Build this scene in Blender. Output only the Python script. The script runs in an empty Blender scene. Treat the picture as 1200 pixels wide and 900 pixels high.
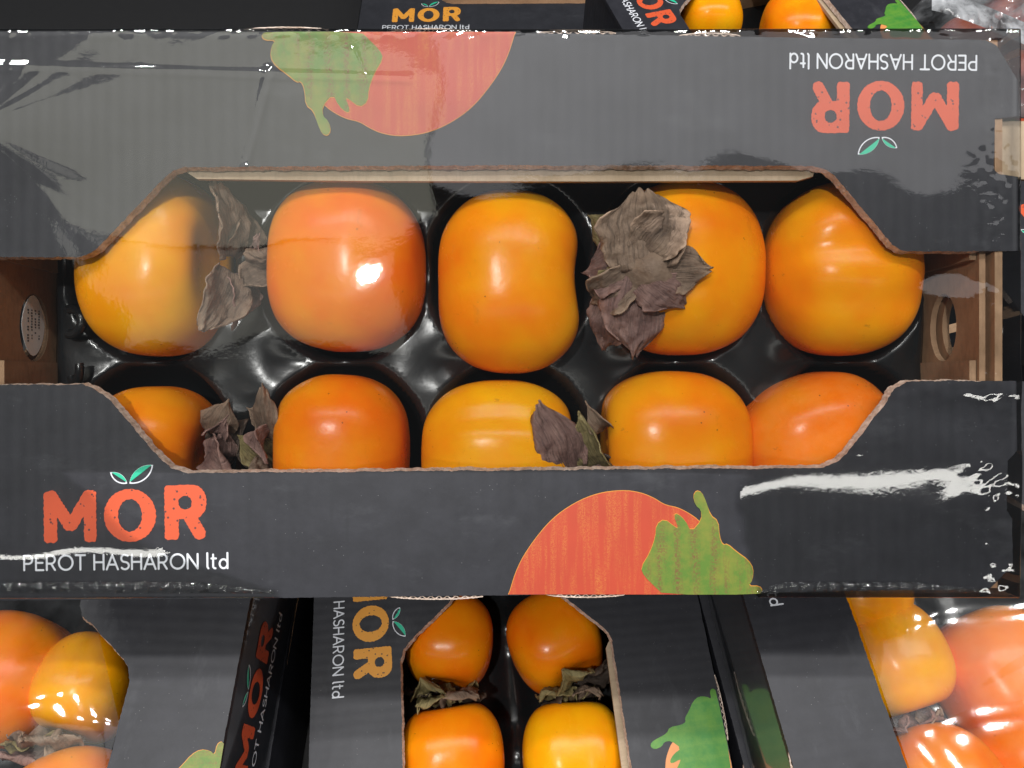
import bpy, bmesh, math, random
import numpy as np
from mathutils import Vector, Matrix, noise as mnoise

random.seed(7)
scene = bpy.context.scene
COL = scene.collection

# ------------------------------------------------------------------ camera
P = 0.00045            # metres per photo pixel on the top of the wrapped carton
D = 0.405              # camera distance to that top
PITCH = math.radians(30)
CAM_Z = 0.706          # camera height above the deck; lower carton tops are at 0.100
LOW = 0.100
RAISED = 0.203
cam_data = bpy.data.cameras.new('camera')
cam = bpy.data.objects.new('camera', cam_data)
COL.objects.link(cam)
cam.location = (0, 0, CAM_Z)
cam.rotation_euler = (PITCH, 0, 0)
cam_data.sensor_width = 36.0
cam_data.lens = 27.0
cam_data.clip_start = 0.01
cam_data.clip_end = 50
scene.camera = cam

# ------------------------------------------------------------------ light
world = bpy.data.worlds.new('World')
scene.world = world
world.use_nodes = True
bg = world.node_tree.nodes['Background']
bg.inputs[0].default_value = (0.90, 0.95, 1.0, 1)
bg.inputs[1].default_value = 0.075

def lamp(name, loc, size, power, shape='DISK', size_y=None, color=(1, 1, 1), rot=(0, 0, 0)):
    l = bpy.data.lights.new(name, 'AREA')
    l.shape = shape
    l.size = size
    if size_y:
        l.size_y = size_y
    l.energy = power
    l.color = color
    o = bpy.data.objects.new(name, l)
    COL.objects.link(o)
    o.location = loc
    o.rotation_euler = rot
    return o

for k in range(11):                                  # two rows of ceiling LED spots
    lamp('ceiling_spot', (-1.40 + 0.32 * k, 0.34, 2.40), 0.09, 3.4, color=(1.0, 0.985, 0.96))
    lamp('ceiling_spot', (-1.40 + 0.32 * k, 0.62, 2.40), 0.09, 3.0, color=(1.0, 0.985, 0.96))
lamp('ceiling_spot', (-0.40, -0.39, 2.05), 0.075, 17.0, color=(1.0, 0.99, 0.97))
lamp('haze_light', (0.98, 0.0, 2.60), 2.36, 4.8, 'RECTANGLE', 0.56, (1.0, 0.985, 1.0))  # added area lights, sized so the film reflects a ceiling haze
lamp('haze_light', (-0.86, -0.18, 2.60), 1.28, 2.9, 'RECTANGLE', 0.58, (1.0, 0.985, 0.82))
lamp('haze_light', (-0.93, -0.73, 2.60), 1.14, 1.35, 'RECTANGLE', 0.48, (1.0, 0.985, 0.88))
lamp('ceiling_strip', (0.0, -1.70, 2.40), 5.0, 18.0, 'RECTANGLE', 0.11, (1.0, 0.985, 0.93))

scene.view_settings.view_transform = 'Standard'
scene.view_settings.look = 'None'
scene.view_settings.exposure = 0.0
scene.view_settings.gamma = 1.0
scene.view_settings.use_curve_mapping = False
scene.render.engine = 'CYCLES'
scene.cycles.max_bounces = 10
scene.cycles.transparent_max_bounces = 16
scene.cycles.caustics_reflective = False
scene.cycles.caustics_refractive = False
scene.cycles.sample_clamp_indirect = 4.0
scene.cycles.use_denoising = True

# ------------------------------------------------------------------ frames
CAMROT = Matrix.Rotation(PITCH, 4, 'X')
C2W = Matrix.Translation((0, 0, CAM_Z)) @ CAMROT @ Matrix.Translation((0, 0, -D))

def cpt(u, v, zc=0.0):
    """a photo pixel at height zc over the top plane of the wrapped carton, in that plane's frame"""
    dep = D - zc
    return Vector(((u - 600) / 900 * dep, (450 - v) / 900 * dep, zc))

def wpt(u, v, z):
    """a photo pixel on the horizontal plane at height z"""
    d = CAMROT.to_3x3() @ Vector(((u - 600) / 900, (450 - v) / 900, -1))
    t = (z - CAM_Z) / d.z
    return Vector((0, 0, CAM_Z)) + d * t

# ------------------------------------------------------------------ object helpers
def tag(o, label, cat, group=None):
    o['label'] = label
    o['category'] = cat
    if group:
        o['group'] = group
    return o

def thing(name, label, cat, mat=None, group=None):
    o = bpy.data.objects.new(name, None)
    o.empty_display_size = 0.02
    COL.objects.link(o)
    if mat is not None:
        o.matrix_world = mat
    return tag(o, label, cat, group)

def obj(name, me, parent=None, mat=None):
    o = bpy.data.objects.new(name, me)
    COL.objects.link(o)
    if parent is not None:
        o.parent = parent
    if mat is not None:
        if parent is None:
            o.matrix_world = mat
        else:
            o.matrix_local = mat
    return o

def mesh(name, verts, faces, mats, smooth=False, idx=None):
    me = bpy.data.meshes.new(name)
    me.from_pydata([tuple(v) for v in verts], [], faces)
    for m in (mats if isinstance(mats, (list, tuple)) else [mats]):
        me.materials.append(m)
    if idx is not None:
        me.polygons.foreach_set('material_index', idx)
    if smooth:
        me.polygons.foreach_set('use_smooth', [True] * len(me.polygons))
    me.update()
    return me

def grid_faces(nu, nv):
    i = np.arange(nu - 1)[:, None] * nv + np.arange(nv - 1)[None, :]
    f = np.stack([i, i + nv, i + nv + 1, i + 1], -1).reshape(-1, 4)
    return f.tolist()

def box_mesh(name, x0, x1, y0, y1, z0, z1, mats, outer=None):
    v = [(x0, y0, z0), (x1, y0, z0), (x1, y1, z0), (x0, y1, z0), (x0, y0, z1), (x1, y0, z1), (x1, y1, z1), (x0, y1, z1)]
    f = [(0, 3, 2, 1), (4, 5, 6, 7), (0, 1, 5, 4), (1, 2, 6, 5), (2, 3, 7, 6), (3, 0, 4, 7)]
    order = ['-z', '+z', '-y', '+x', '+y', '-x']
    idx = [1 if order[i] == outer else 0 for i in range(6)]
    return mesh(name, v, f, mats, idx=idx)

# ------------------------------------------------------------------ materials
MATS = {}
class NT:
    def __init__(self, name):
        self.m = bpy.data.materials.new(name)
        self.m.use_nodes = True
        self.t = self.m.node_tree
        self.b = self.t.nodes['Principled BSDF']
        self.out = self.t.nodes['Material Output']
        MATS[name] = self.m
        self.co = self.n('ShaderNodeTexCoord').outputs['Object']
    def n(self, kind, **kw):
        x = self.t.nodes.new(kind)
        for k, v in kw.items():
            setattr(x, k, v)
        return x
    def link(self, a, b):
        self.t.links.new(a, b)
    def map(self, scale):
        x = self.n('ShaderNodeMapping')
        x.inputs['Scale'].default_value = scale
        self.link(self.co, x.inputs['Vector'])
        return x.outputs[0]
    def noise(self, scale, detail=3, rough=0.55, vec=None):
        x = self.n('ShaderNodeTexNoise')
        x.inputs['Scale'].default_value = scale
        x.inputs['Detail'].default_value = detail
        x.inputs['Roughness'].default_value = rough
        self.link(vec if vec is not None else self.co, x.inputs['Vector'])
        return x.outputs['Fac']
    def voro(self, scale, vec=None):
        x = self.n('ShaderNodeTexVoronoi')
        x.inputs['Scale'].default_value = scale
        self.link(vec if vec is not None else self.co, x.inputs['Vector'])
        return x.outputs['Distance'], x.outputs['Color']
    def ramp(self, fac, a, b, lo=(0, 0, 0, 1), hi=(1, 1, 1, 1)):
        x = self.n('ShaderNodeValToRGB')
        x.color_ramp.elements[0].position = a
        x.color_ramp.elements[1].position = b
        x.color_ramp.elements[0].color = lo
        x.color_ramp.elements[1].color = hi
        self.link(fac, x.inputs[0])
        return x.outputs[0]
    def mix(self, fac, a, b, mode='MIX'):
        x = self.n('ShaderNodeMix', data_type='RGBA', blend_type=mode)
        if isinstance(fac, (int, float)):
            x.inputs[0].default_value = fac
        else:
            self.link(fac, x.inputs[0])
        for s, val in ((6, a), (7, b)):
            if isinstance(val, tuple):
                x.inputs[s].default_value = val if len(val) == 4 else val + (1,)
            else:
                self.link(val, x.inputs[s])
        return x.outputs[2]
    def math(self, op, a, b=0.0):
        x = self.n('ShaderNodeMath', operation=op)
        for s, val in ((0, a), (1, b)):
            if isinstance(val, (int, float)):
                x.inputs[s].default_value = val
            else:
                self.link(val, x.inputs[s])
        return x.outputs[0]
    def bump(self, h, strength, dist):
        x = self.n('ShaderNodeBump')
        x.inputs['Strength'].default_value = strength
        x.inputs['Distance'].default_value = dist
        self.link(h, x.inputs['Height'])
        self.link(x.outputs[0], self.b.inputs['Normal'])
    def base(self, c):
        if isinstance(c, tuple):
            self.b.inputs['Base Color'].default_value = c if len(c) == 4 else c + (1,)
        else:
            self.link(c, self.b.inputs['Base Color'])
    def set(self, **kw):
        for k, v in kw.items():
            self.b.inputs[k.replace('_', ' ').title().replace('Ior', 'IOR')].default_value = v

def mat_card():
    t = NT('black_printed_card')
    a = t.noise(60, 5, 0.65)
    c = t.mix(t.ramp(a, 0.35, 0.7), (0.0110, 0.0115, 0.0170), (0.0200, 0.0207, 0.0280))
    scuff = t.ramp(t.noise(14, 6, 0.7, t.map((1, 2.2, 1))), 0.56, 0.78)
    c = t.mix(t.math('MULTIPLY', scuff, 0.5), c, (0.075, 0.078, 0.088))
    rub = t.ramp(t.noise(22, 2, 0.5, t.map((6.0, 0.35, 1))), 0.62, 0.70)       # dark rubbed flute lines
    c = t.mix(t.math('MULTIPLY', rub, 0.55), c, (0.012, 0.013, 0.018))
    wear = t.ramp(t.noise(26, 8, 0.8, t.map((2.5, 1, 1))), 0.66, 0.72)
    c = t.mix(t.math('MULTIPLY', wear, 0.30), c, (0.11, 0.105, 0.10))
    d, _ = t.voro(420)
    dust = t.math('MULTIPLY', t.math('LESS_THAN', d, 0.075), t.math('GREATER_THAN', t.noise(90, 2), 0.56))
    c = t.mix(t.math('MULTIPLY', dust, 0.5), c, (0.35, 0.35, 0.36))
    t.base(c)
    t.set(roughness=0.55)
    w = t.n('ShaderNodeTexWave')
    w.inputs['Scale'].default_value = 42
    w.inputs['Distortion'].default_value = 0.6
    t.link(t.co, w.inputs['Vector'])
    h = t.math('ADD', t.math('MULTIPLY', w.outputs['Fac'], 0.5), t.math('MULTIPLY', t.noise(300, 3), 0.5))
    t.bump(h, 0.18, 0.0005)
    return t.m

def mat_wrapped_card():
    t = NT('black_card_under_tight_film')
    a = t.noise(50, 5, 0.65)
    t.base(t.mix(t.ramp(a, 0.35, 0.7), (0.018, 0.020, 0.026), (0.032, 0.034, 0.042)))
    t.set(roughness=0.35)
    t.b.inputs['Coat Weight'].default_value = 1.0
    t.b.inputs['Coat Roughness'].default_value = 0.06
    t.bump(t.noise(24, 3), 0.15, 0.002)
    return t.m

def mat_kraft(name='kraft_board', a=(0.27, 0.145, 0.072), b=(0.40, 0.23, 0.125)):
    t = NT(name)
    c = t.mix(t.ramp(t.noise(35, 6, 0.7), 0.3, 0.72), a, b)
    f = t.ramp(t.noise(500, 2, 0.5, t.map((1, 0.25, 1))), 0.45, 0.7)
    c = t.mix(t.math('MULTIPLY', f, 0.25), c, tuple(0.55 * x for x in a))
    t.base(c)
    t.set(roughness=0.8)
    t.bump(t.noise(220, 4), 0.3, 0.0006)
    return t.m

def mat_edge():
    t = NT('torn_kraft_edge')
    c = t.mix(t.ramp(t.noise(260, 4, 0.7), 0.35, 0.65), (0.40, 0.28, 0.21), (0.74, 0.62, 0.54))
    t.base(c)
    t.set(roughness=0.9)
    t.bump(t.noise(700, 3), 0.6, 0.0008)
    return t.m

def mat_ink(name, col, speck=True, stripe=None, amount=1.0, grain=2200, col2=None):
    t = NT(name)
    c = t.mix(t.noise(45, 4), tuple(0.88 * x for x in col), tuple(min(1, 1.1 * x) for x in col))
    if col2:
        c = t.mix(t.ramp(t.noise(70, 6, 0.75), 0.40, 0.62), c, col2)
    if stripe:
        s = t.ramp(t.noise(30, 4, 0.6, t.map((7, 0.5, 1))), 0.46, 0.66)
        g = t.ramp(t.noise(grain, 1), 0.40, 0.6)
        c = t.mix(t.math('MULTIPLY', t.math('MULTIPLY', s, g), amount), c, stripe)
    if speck:
        d, _ = t.voro(330)
        k = t.math('MULTIPLY', t.math('LESS_THAN', d, 0.2), t.math('GREATER_THAN', t.noise(130, 2), 0.47))
        c = t.mix(t.math('MULTIPLY', k, 0.85), c, (0.03, 0.025, 0.03))
    t.base(c)
    t.set(roughness=0.5)
    return t.m

def mat_skin(name, a, b, bloom=0.0):
    t = NT(name)
    big = t.ramp(t.noise(22, 3, 0.5), 0.34, 0.68)
    c = t.mix(big, a, b)
    fine = t.ramp(t.noise(160, 5, 0.65), 0.35, 0.75)
    c = t.mix(t.math('MULTIPLY', fine, 0.12), c, tuple(0.75 * x for x in b))
    smudge = t.ramp(t.noise(38, 6, 0.75, t.map((1, 0.6, 1.3))), 0.60, 0.78)
    c = t.mix(t.math('MULTIPLY', smudge, 0.45), c, (0.20, 0.085, 0.012))
    br = t.ramp(t.noise(55, 7, 0.8, t.map((1, 1.7, 0.8))), 0.64, 0.69)
    c = t.mix(t.math('MULTIPLY', br, 0.45), c, (0.30, 0.10, 0.02))
    grn = t.ramp(t.noise(17, 3, 0.5, t.map((1.4, 1, 1))), 0.55, 0.75)
    c = t.mix(t.math('MULTIPLY', grn, 0.30), c, (0.60, 0.38, 0.02))
    d, _ = t.voro(240)
    pit = t.math('MULTIPLY', t.math('LESS_THAN', d, 0.10), t.math('GREATER_THAN', t.noise(50, 2), 0.62))
    c = t.mix(t.math('MULTIPLY', pit, 0.8), c, (0.10, 0.035, 0.008))
    if bloom:
        bl = t.ramp(t.noise(90, 5, 0.7), 0.4, 0.7)
        c = t.mix(t.math('MULTIPLY', bl, bloom), c, (0.75, 0.42, 0.20))
    t.base(c)
    t.set(roughness=0.36)
    t.link(t.math('ADD', 0.15, t.math('MULTIPLY', t.noise(70, 4), 0.2)), t.b.inputs['Roughness'])
    t.b.inputs['Subsurface Weight'].default_value = 0.18
    t.b.inputs['Subsurface Radius'].default_value = (1.0, 0.35, 0.08)
    t.b.inputs['Subsurface Scale'].default_value = 0.003
    t.b.inputs['Specular IOR Level'].default_value = 0.2
    t.bump(t.math('ADD', t.math('MULTIPLY', t.noise(420, 3), 0.3), t.noise(75, 2)), 0.16, 0.001)
    return t.m

def mat_sepal(name, a, b):
    t = NT(name)
    uv = t.n('ShaderNodeUVMap').outputs[0]
    def m(sx, sy):
        x = t.n('ShaderNodeMapping')
        x.inputs['Scale'].default_value = (sx, sy, 1)
        t.link(uv, x.inputs['Vector'])
        return x.outputs[0]
    c = t.mix(t.ramp(t.noise(70, 5, 0.7), 0.34, 0.66), a, b)
    vein = t.ramp(t.noise(1.0, 4, 0.6, m(2.6, 17)), 0.50, 0.60)
    c = t.mix(t.math('MULTIPLY', vein, 0.5), c, tuple(0.30 * x for x in a))
    dark = t.ramp(t.noise(45, 4, 0.6), 0.52, 0.68)
    c = t.mix(t.math('MULTIPLY', dark, 0.55), c, tuple(0.4 * x for x in a))
    ed = t.ramp(t.n('ShaderNodeAttribute', attribute_name='rim').outputs['Fac'], 0.80, 1.0)
    c = t.mix(t.math('MULTIPLY', ed, 0.45), c, tuple(min(1, 1.7 * x) for x in b))
    t.base(c)
    t.set(roughness=0.7)
    h = t.math('ADD', t.math('MULTIPLY', t.noise(1.0, 4, 0.6, m(2.6, 17)), -0.8), t.noise(170, 5, 0.65))
    t.bump(h, 0.9, 0.0016)
    return t.m

def mat_plastic():
    t = NT('black_moulded_plastic')
    t.base((0.010, 0.011, 0.012))
    t.set(roughness=0.22)
    t.bump(t.noise(120, 4), 0.12, 0.001)
    return t.m

def mat_film(name, gain, rough=0.035, haze=0.0):
    t = NT(name)
    t.t.nodes.remove(t.b)
    tr = t.n('ShaderNodeBsdfTransparent')
    tr.inputs[0].default_value = (0.97, 0.975, 0.97, 1)
    gl = t.n('ShaderNodeBsdfGlossy')
    gl.inputs['Roughness'].default_value = rough
    gl.inputs['Color'].default_value = (1, 1, 1, 1)
    fr = t.n('ShaderNodeFresnel')
    fr.inputs['IOR'].default_value = 1.5
    nz = t.math('ADD', t.math('MULTIPLY', t.noise(70, 4), 0.6), t.math('MULTIPLY', t.noise(380, 3), 0.22))
    bp = t.n('ShaderNodeBump')
    bp.inputs['Strength'].default_value = 0.06
    bp.inputs['Distance'].default_value = 0.0008
    t.link(nz, bp.inputs['Height'])
    t.link(bp.outputs[0], gl.inputs['Normal'])
    mx = t.n('ShaderNodeMixShader')
    f = t.math('MINIMUM', t.math('MULTIPLY', fr.outputs[0], gain), 0.9)
    t.link(f, mx.inputs[0])
    t.link(tr.outputs[0], mx.inputs[1])
    t.link(gl.outputs[0], mx.inputs[2])
    last = mx.outputs[0]
    if haze:
        df = t.n('ShaderNodeBsdfDiffuse')
        df.inputs[0].default_value = (0.8, 0.82, 0.86, 1)
        m2 = t.n('ShaderNodeMixShader')
        t.link(t.math('MULTIPLY', t.ramp(t.noise(25, 5, 0.6), 0.35, 0.75), haze), m2.inputs[0])
        t.link(last, m2.inputs[1])
        t.link(df.outputs[0], m2.inputs[2])
        last = m2.outputs[0]
    t.link(last, t.out.inputs['Surface'])
    return t.m

def mat_plain(name, col, rough=0.6):
    t = NT(name)
    t.base(t.mix(t.noise(80, 4), tuple(0.85 * x for x in col), tuple(min(1, 1.12 * x) for x in col)))
    t.set(roughness=rough)
    return t.m

CARD = mat_card()
WCARD = mat_wrapped_card()
KRAFT = mat_kraft()
KRAFTL = mat_kraft('light_kraft_board', (0.34, 0.25, 0.16), (0.48, 0.37, 0.26))
KRAFTM = mat_kraft('mid_kraft_board', (0.27, 0.16, 0.085), (0.40, 0.25, 0.15))
EDGE = mat_edge()
RED = mat_ink('vermilion_ink', (0.62, 0.088, 0.028))
AMBER = mat_ink('amber_ink', (0.78, 0.33, 0.035), speck=True)
WHITE = mat_ink('white_ink', (0.72, 0.74, 0.80), speck=False)
GREENM = mat_ink('mint_green_ink', (0.02, 0.50, 0.30), speck=False)
FRUITINK = mat_ink('red_orange_fruit_ink', (0.46, 0.052, 0.020), speck=False, stripe=(0.56, 0.19, 0.035), amount=0.7)
RIM = mat_ink('yellow_rim_ink', (0.62, 0.25, 0.03), speck=False)
LEAFINK = mat_ink('green_leaf_ink', (0.095, 0.19, 0.022), speck=False, stripe=(0.17, 0.075, 0.03), amount=1.0, grain=1100, col2=(0.19, 0.21, 0.028))
PEACHINK = mat_ink('peach_fruit_ink', (0.72, 0.28, 0.09), speck=False)
LEAFINK2 = mat_ink('bright_green_leaf_ink', (0.045, 0.22, 0.03), speck=False, stripe=(0.16, 0.30, 0.04), amount=0.6, col2=(0.10, 0.27, 0.03))
SKIN_Y = mat_skin('yellow_persimmon_skin', (0.84, 0.265, 0.003), (0.88, 0.42, 0.004))
SKIN_M = mat_skin('golden_persimmon_skin', (0.84, 0.195, 0.003), (0.88, 0.36, 0.004))
SKIN_O = mat_skin('orange_persimmon_skin', (0.82, 0.150, 0.003), (0.87, 0.285, 0.004))
SKIN_R = mat_skin('deep_orange_persimmon_skin', (0.81, 0.165, 0.006), (0.85, 0.235, 0.008), 0.10)
SEP_P = mat_sepal('purplish_dry_sepal', (0.125, 0.066, 0.058), (0.25, 0.150, 0.125))
SEP_G = mat_sepal('grey_brown_dry_sepal', (0.125, 0.080, 0.055), (0.26, 0.180, 0.125))
SEP_O = mat_sepal('olive_dry_sepal', (0.13, 0.105, 0.035), (0.25, 0.20, 0.09))
SEP_D = mat_sepal('dark_dry_sepal', (0.035, 0.024, 0.018), (0.075, 0.05, 0.035))
PLASTIC = mat_plastic()
FILM = mat_film('clear_shrink_film', 1.55, 0.032)
FILM2 = mat_film('glossy_shrink_film', 1.5, 0.05, 0.04)
FILM3 = mat_film('milky_shrink_film', 1.1, 0.07, 0.06)
SEAL = mat_film('silvery_seal_film', 3.5, 0.15, 0.85)
BAGF = mat_film('crumpled_bag_film', 3.0, 0.08, 0.30)
SEAM = mat_film('puckered_seam_film', 2.2, 0.05, 0.02)
PAPER = mat_plain('white_label_paper', (0.86, 0.86, 0.85))
INKBLK = mat_plain('grey_label_ink', (0.10, 0.10, 0.11))
DECK = mat_plain('black_shelf_metal', (0.012, 0.012, 0.013), 0.5)
PLUM = mat_skin('dull_red_fruit_skin', (0.34, 0.05, 0.05), (0.55, 0.15, 0.06))

# ------------------------------------------------------------------ flat print
def L(u, v):
    """photo pixel -> carton coordinates (origin at the centre of the carton top)"""
    return ((u - 588) * P, (368.5 - v) * P)

def sdf_mesh(name, fn, u0, u1, v0, v1, step, mat, xf):
    """mesh of the region fn < 0 (marching squares), fn on numpy arrays in photo pixels"""
    us = np.arange(u0 - 2 * step, u1 + 2 * step, step)
    vs = np.arange(v0 - 2 * step, v1 + 2 * step, step)
    U, V = np.meshgrid(us, vs, indexing='ij')
    F = fn(U, V)
    verts, key, faces = [], {}, []
    def vid(k, p):
        if k not in key:
            key[k] = len(verts)
            verts.append(p)
        return key[k]
    nu, nv = F.shape
    ins = F < 0
    cnt = ins[:-1, :-1].astype(int) + ins[1:, :-1] + ins[1:, 1:] + ins[:-1, 1:]
    for i, j in zip(*np.nonzero(cnt)):
        cor = [(i, j), (i + 1, j), (i + 1, j + 1), (i, j + 1)]
        poly = []
        for q in range(4):
            a, b = cor[q], cor[(q + 1) % 4]
            fa, fb = F[a], F[b]
            if fa < 0:
                poly.append(vid(a, (us[a[0]], vs[a[1]])))
            if (fa < 0) != (fb < 0):
                t = fa / (fa - fb)
                pt = (us[a[0]] + t * (us[b[0]] - us[a[0]]), vs[a[1]] + t * (vs[b[1]] - vs[a[1]]))
                poly.append(vid((min(a, b), max(a, b)), pt))
        if len(poly) >= 3:
            faces.append(tuple(reversed(poly)) if False else tuple(poly))
    out = [xf(*p) for p in verts]
    me = mesh(name, out, faces, mat)
    bm = bmesh.new(); bm.from_mesh(me)
    if bm.faces and sum(f.normal.z for f in bm.faces) < 0:
        bmesh.ops.reverse_faces(bm, faces=bm.faces)
    bm.to_mesh(me); bm.free()
    return me

def s_caps(U, V, a, b, r):
    ax, ay = a; bx, by = b
    dx, dy = bx - ax, by - ay
    h = np.clip(((U - ax) * dx + (V - ay) * dy) / (dx * dx + dy * dy + 1e-9), 0, 1)
    return np.hypot(U - ax - h * dx, V - ay - h * dy) - r
def s_rbox(U, V, x0, x1, y0, y1, r):
    qx = np.abs(U - (x0 + x1) / 2) - (x1 - x0) / 2 + r
    qy = np.abs(V - (y0 + y1) / 2) - (y1 - y0) / 2 + r
    return np.hypot(np.maximum(qx, 0), np.maximum(qy, 0)) + np.minimum(np.maximum(qx, qy), 0) - r
def s_ell(U, V, cx, cy, rx, ry):
    k = np.sqrt(((U - cx) / rx) ** 2 + ((V - cy) / ry) ** 2)
    return (k - 1) * min(rx, ry)
def s_lens(U, V, a, b, bulge):
    """leaf outline from a to b; bulge = half width / half length"""
    ax, ay = a; bx, by = b
    mx, my = (ax + bx) / 2, (ay + by) / 2
    l = math.hypot(bx - ax, by - ay) / 2
    dx, dy = (bx - ax) / (2 * l), (by - ay) / (2 * l)
    nx, ny = -dy, dx
    w = bulge * l
    R = (l * l + w * w) / (2 * w)
    off = R - w
    d1 = np.hypot(U - mx - nx * off, V - my - ny * off) - R
    d2 = np.hypot(U - mx + nx * off, V - my + ny * off) - R
    return np.maximum(d1, d2)

def f_M(U, V):
    f = s_rbox(U, V, 51.5, 67, 575, 635, 4)
    f = np.minimum(f, s_rbox(U, V, 98.5, 113, 574, 634.5, 4))
    f = np.minimum(f, s_caps(U, V, (61, 581), (81, 614), 7.2))
    f = np.minimum(f, s_caps(U, V, (104, 581), (84, 614), 7.2))
    return f + 0.5 * np.sin(U * 0.9 + V * 0.3) * np.sin(V * 0.7)
def f_O(U, V):
    return np.maximum(s_ell(U, V, 152.5, 604, 30.5, 31), -s_ell(U, V, 152.5, 604, 14, 19)) + 0.4 * np.sin(U * 0.8) * np.sin(V * 0.9)
def f_R(U, V):
    f = s_rbox(U, V, 193, 209.5, 570, 633, 4)
    f = np.minimum(f, s_rbox(U, V, 195, 242, 569, 609, 17))
    f = np.minimum(f, s_rbox(U, V, 193, 215, 569.5, 600, 4))
    f = np.minimum(f, s_caps(U, V, (219, 600), (233.5, 625.5), 7.6))
    f = np.maximum(f, -s_rbox(U, V, 209.5, 225, 582, 597.5, 7))
    return f + 0.5 * np.sin(U * 0.7 + V * 0.4) * np.sin(V * 0.8)

def arc(cx, cy, rx, ry, a0, a1, n=14):
    return [(cx + rx * math.cos(math.radians(a0 + (a1 - a0) * k / n)), cy + ry * math.sin(math.radians(a0 + (a1 - a0) * k / n))) for k in range(n + 1)]
GLYPH = {   # cap height 1, y up; (advance, strokes)
    'P': (0.62, [[(0, 0), (0, 1), (0.3, 1)] + arc(0.3, 0.72, 0.28, 0.28, 90, -90) + [(0, 0.44)]]),
    'E': (0.55, [[(0.52, 1), (0, 1), (0, 0), (0.52, 0)], [(0, 0.5), (0.46, 0.5)]]),
    'R': (0.64, [[(0, 0), (0, 1), (0.3, 1)] + arc(0.3, 0.72, 0.28, 0.28, 90, -90) + [(0, 0.44)], [(0.3, 0.44), (0.58, 0)]]),
    'O': (0.98, [arc(0.49, 0.5, 0.49, 0.5, 0, 360, 28)]),
    'T': (0.66, [[(0, 1), (0.66, 1)], [(0.33, 1), (0.33, 0)]]),
    'H': (0.66, [[(0, 0), (0, 1)], [(0.66, 0), (0.66, 1)], [(0, 0.5), (0.66, 0.5)]]),
    'A': (0.80, [[(0, 0), (0.40, 1), (0.80, 0)], [(0.15, 0.33), (0.65, 0.33)]]),
    'S': (0.56, [arc(0.28, 0.75, 0.26, 0.25, 40, 270, 12) + arc(0.28, 0.25, 0.28, 0.25, 90, -145, 14)]),
    'N': (0.72, [[(0, 0), (0, 1), (0.72, 0), (0.72, 1)]]),
    'l': (0.10, [[(0.03, 1.05), (0.03, 0.1), (0.10, 0)]]),
    't': (0.36, [[(0.12, 0.95), (0.12, 0.14)] + arc(0.26, 0.14, 0.14, 0.14, 180, 280, 6), [(0, 0.68), (0.32, 0.68)]]),
    'd': (0.58, [arc(0.28, 0.31, 0.28, 0.31, 0, 360, 20), [(0.56, 1.05), (0.56, 0)]]),
    ' ': (0.22, []),
}
def text_strokes(s, u0, u1, vb, cap):
    x, strokes = 0.0, []
    for ch in s:
        adv, st = GLYPH[ch]
        strokes.append([[(x + px, py) for px, py in line] for line in st])
        x += adv + 0.22
    k = (u1 - u0) / (x - 0.22)
    return [[[(u0 + px * k, vb - py * cap) for px, py in line] for line in g] for g in strokes]

CACHE = {}
def print_meshes():
    """lettering meshes on the front flap, in carton coordinates"""
    if 'print' in CACHE:
        return CACHE['print']
    def xf(z):
        return lambda u, v: (*L(u, v), z)
    res = []
    for nm, fn, bb in (('letter', f_M, (48, 117, 570, 640)), ('letter', f_O, (118, 187, 568, 640)), ('letter', f_R, (188, 246, 565, 638))):
        res.append(('mor', nm, sdf_mesh(nm, fn, *bb, 0.75, RED, xf(0.00015))))
    lv = [((149.5, 566.5), (130, 553.5), 0.42), ((152.5, 566.5), (180, 545.5), 0.42)]
    for a, b, bu in lv:
        ring = lambda U, V, a=a, b=b, bu=bu: np.abs(s_lens(U, V, a, b, bu) + 0.5) - 0.75
        def fill(U, V, a=a, b=b, bu=bu):
            side = ((U - a[0]) * (b[1] - a[1]) - (V - a[1]) * (b[0] - a[0])) / math.hypot(b[0] - a[0], b[1] - a[1])
            low = side if a[0] > b[0] else -side
            return np.maximum(s_lens(U, V, a, b, bu), low + 1.0)
        bb = (min(a[0], b[0]) - 6, max(a[0], b[0]) + 6, min(a[1], b[1]) - 8, max(a[1], b[1]) + 8)
        res.append(('leaf', 'leaf_outline', sdf_mesh('leaf_outline', ring, *bb, 0.5, WHITE, xf(0.00015))))
        res.append(('leaf', 'leaf_fill', sdf_mesh('leaf_fill', fill, *bb, 0.5, GREENM, xf(0.00025))))
    for g in text_strokes('PEROT HASHARON ltd', 28.5, 267, 667, 17):
        if not g:
            continue
        pts = [p for line in g for p in line]
        bb = (min(p[0] for p in pts) - 2, max(p[0] for p in pts) + 2, min(p[1] for p in pts) - 2, max(p[1] for p in pts) + 2)
        def fn(U, V, g=g):
            f = np.full(U.shape, 99.0)
            for line in g:
                for a, b in zip(line[:-1], line[1:]):
                    f = np.minimum(f, s_caps(U, V, a, b, 1.15))
            return f
        res.append(('small', 'letter', sdf_mesh('letter', fn, *bb, 0.5, WHITE, xf(0.00015))))
    CACHE['print'] = res
    return res

def chaikin(pts, n=1):
    for _ in range(n):
        out = []
        for a, b in zip(pts, pts[1:] + pts[:1]):
            out += [(0.75 * a[0] + 0.25 * b[0], 0.75 * a[1] + 0.25 * b[1]), (0.25 * a[0] + 0.75 * b[0], 0.25 * a[1] + 0.75 * b[1])]
        pts = out
    return pts

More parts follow.
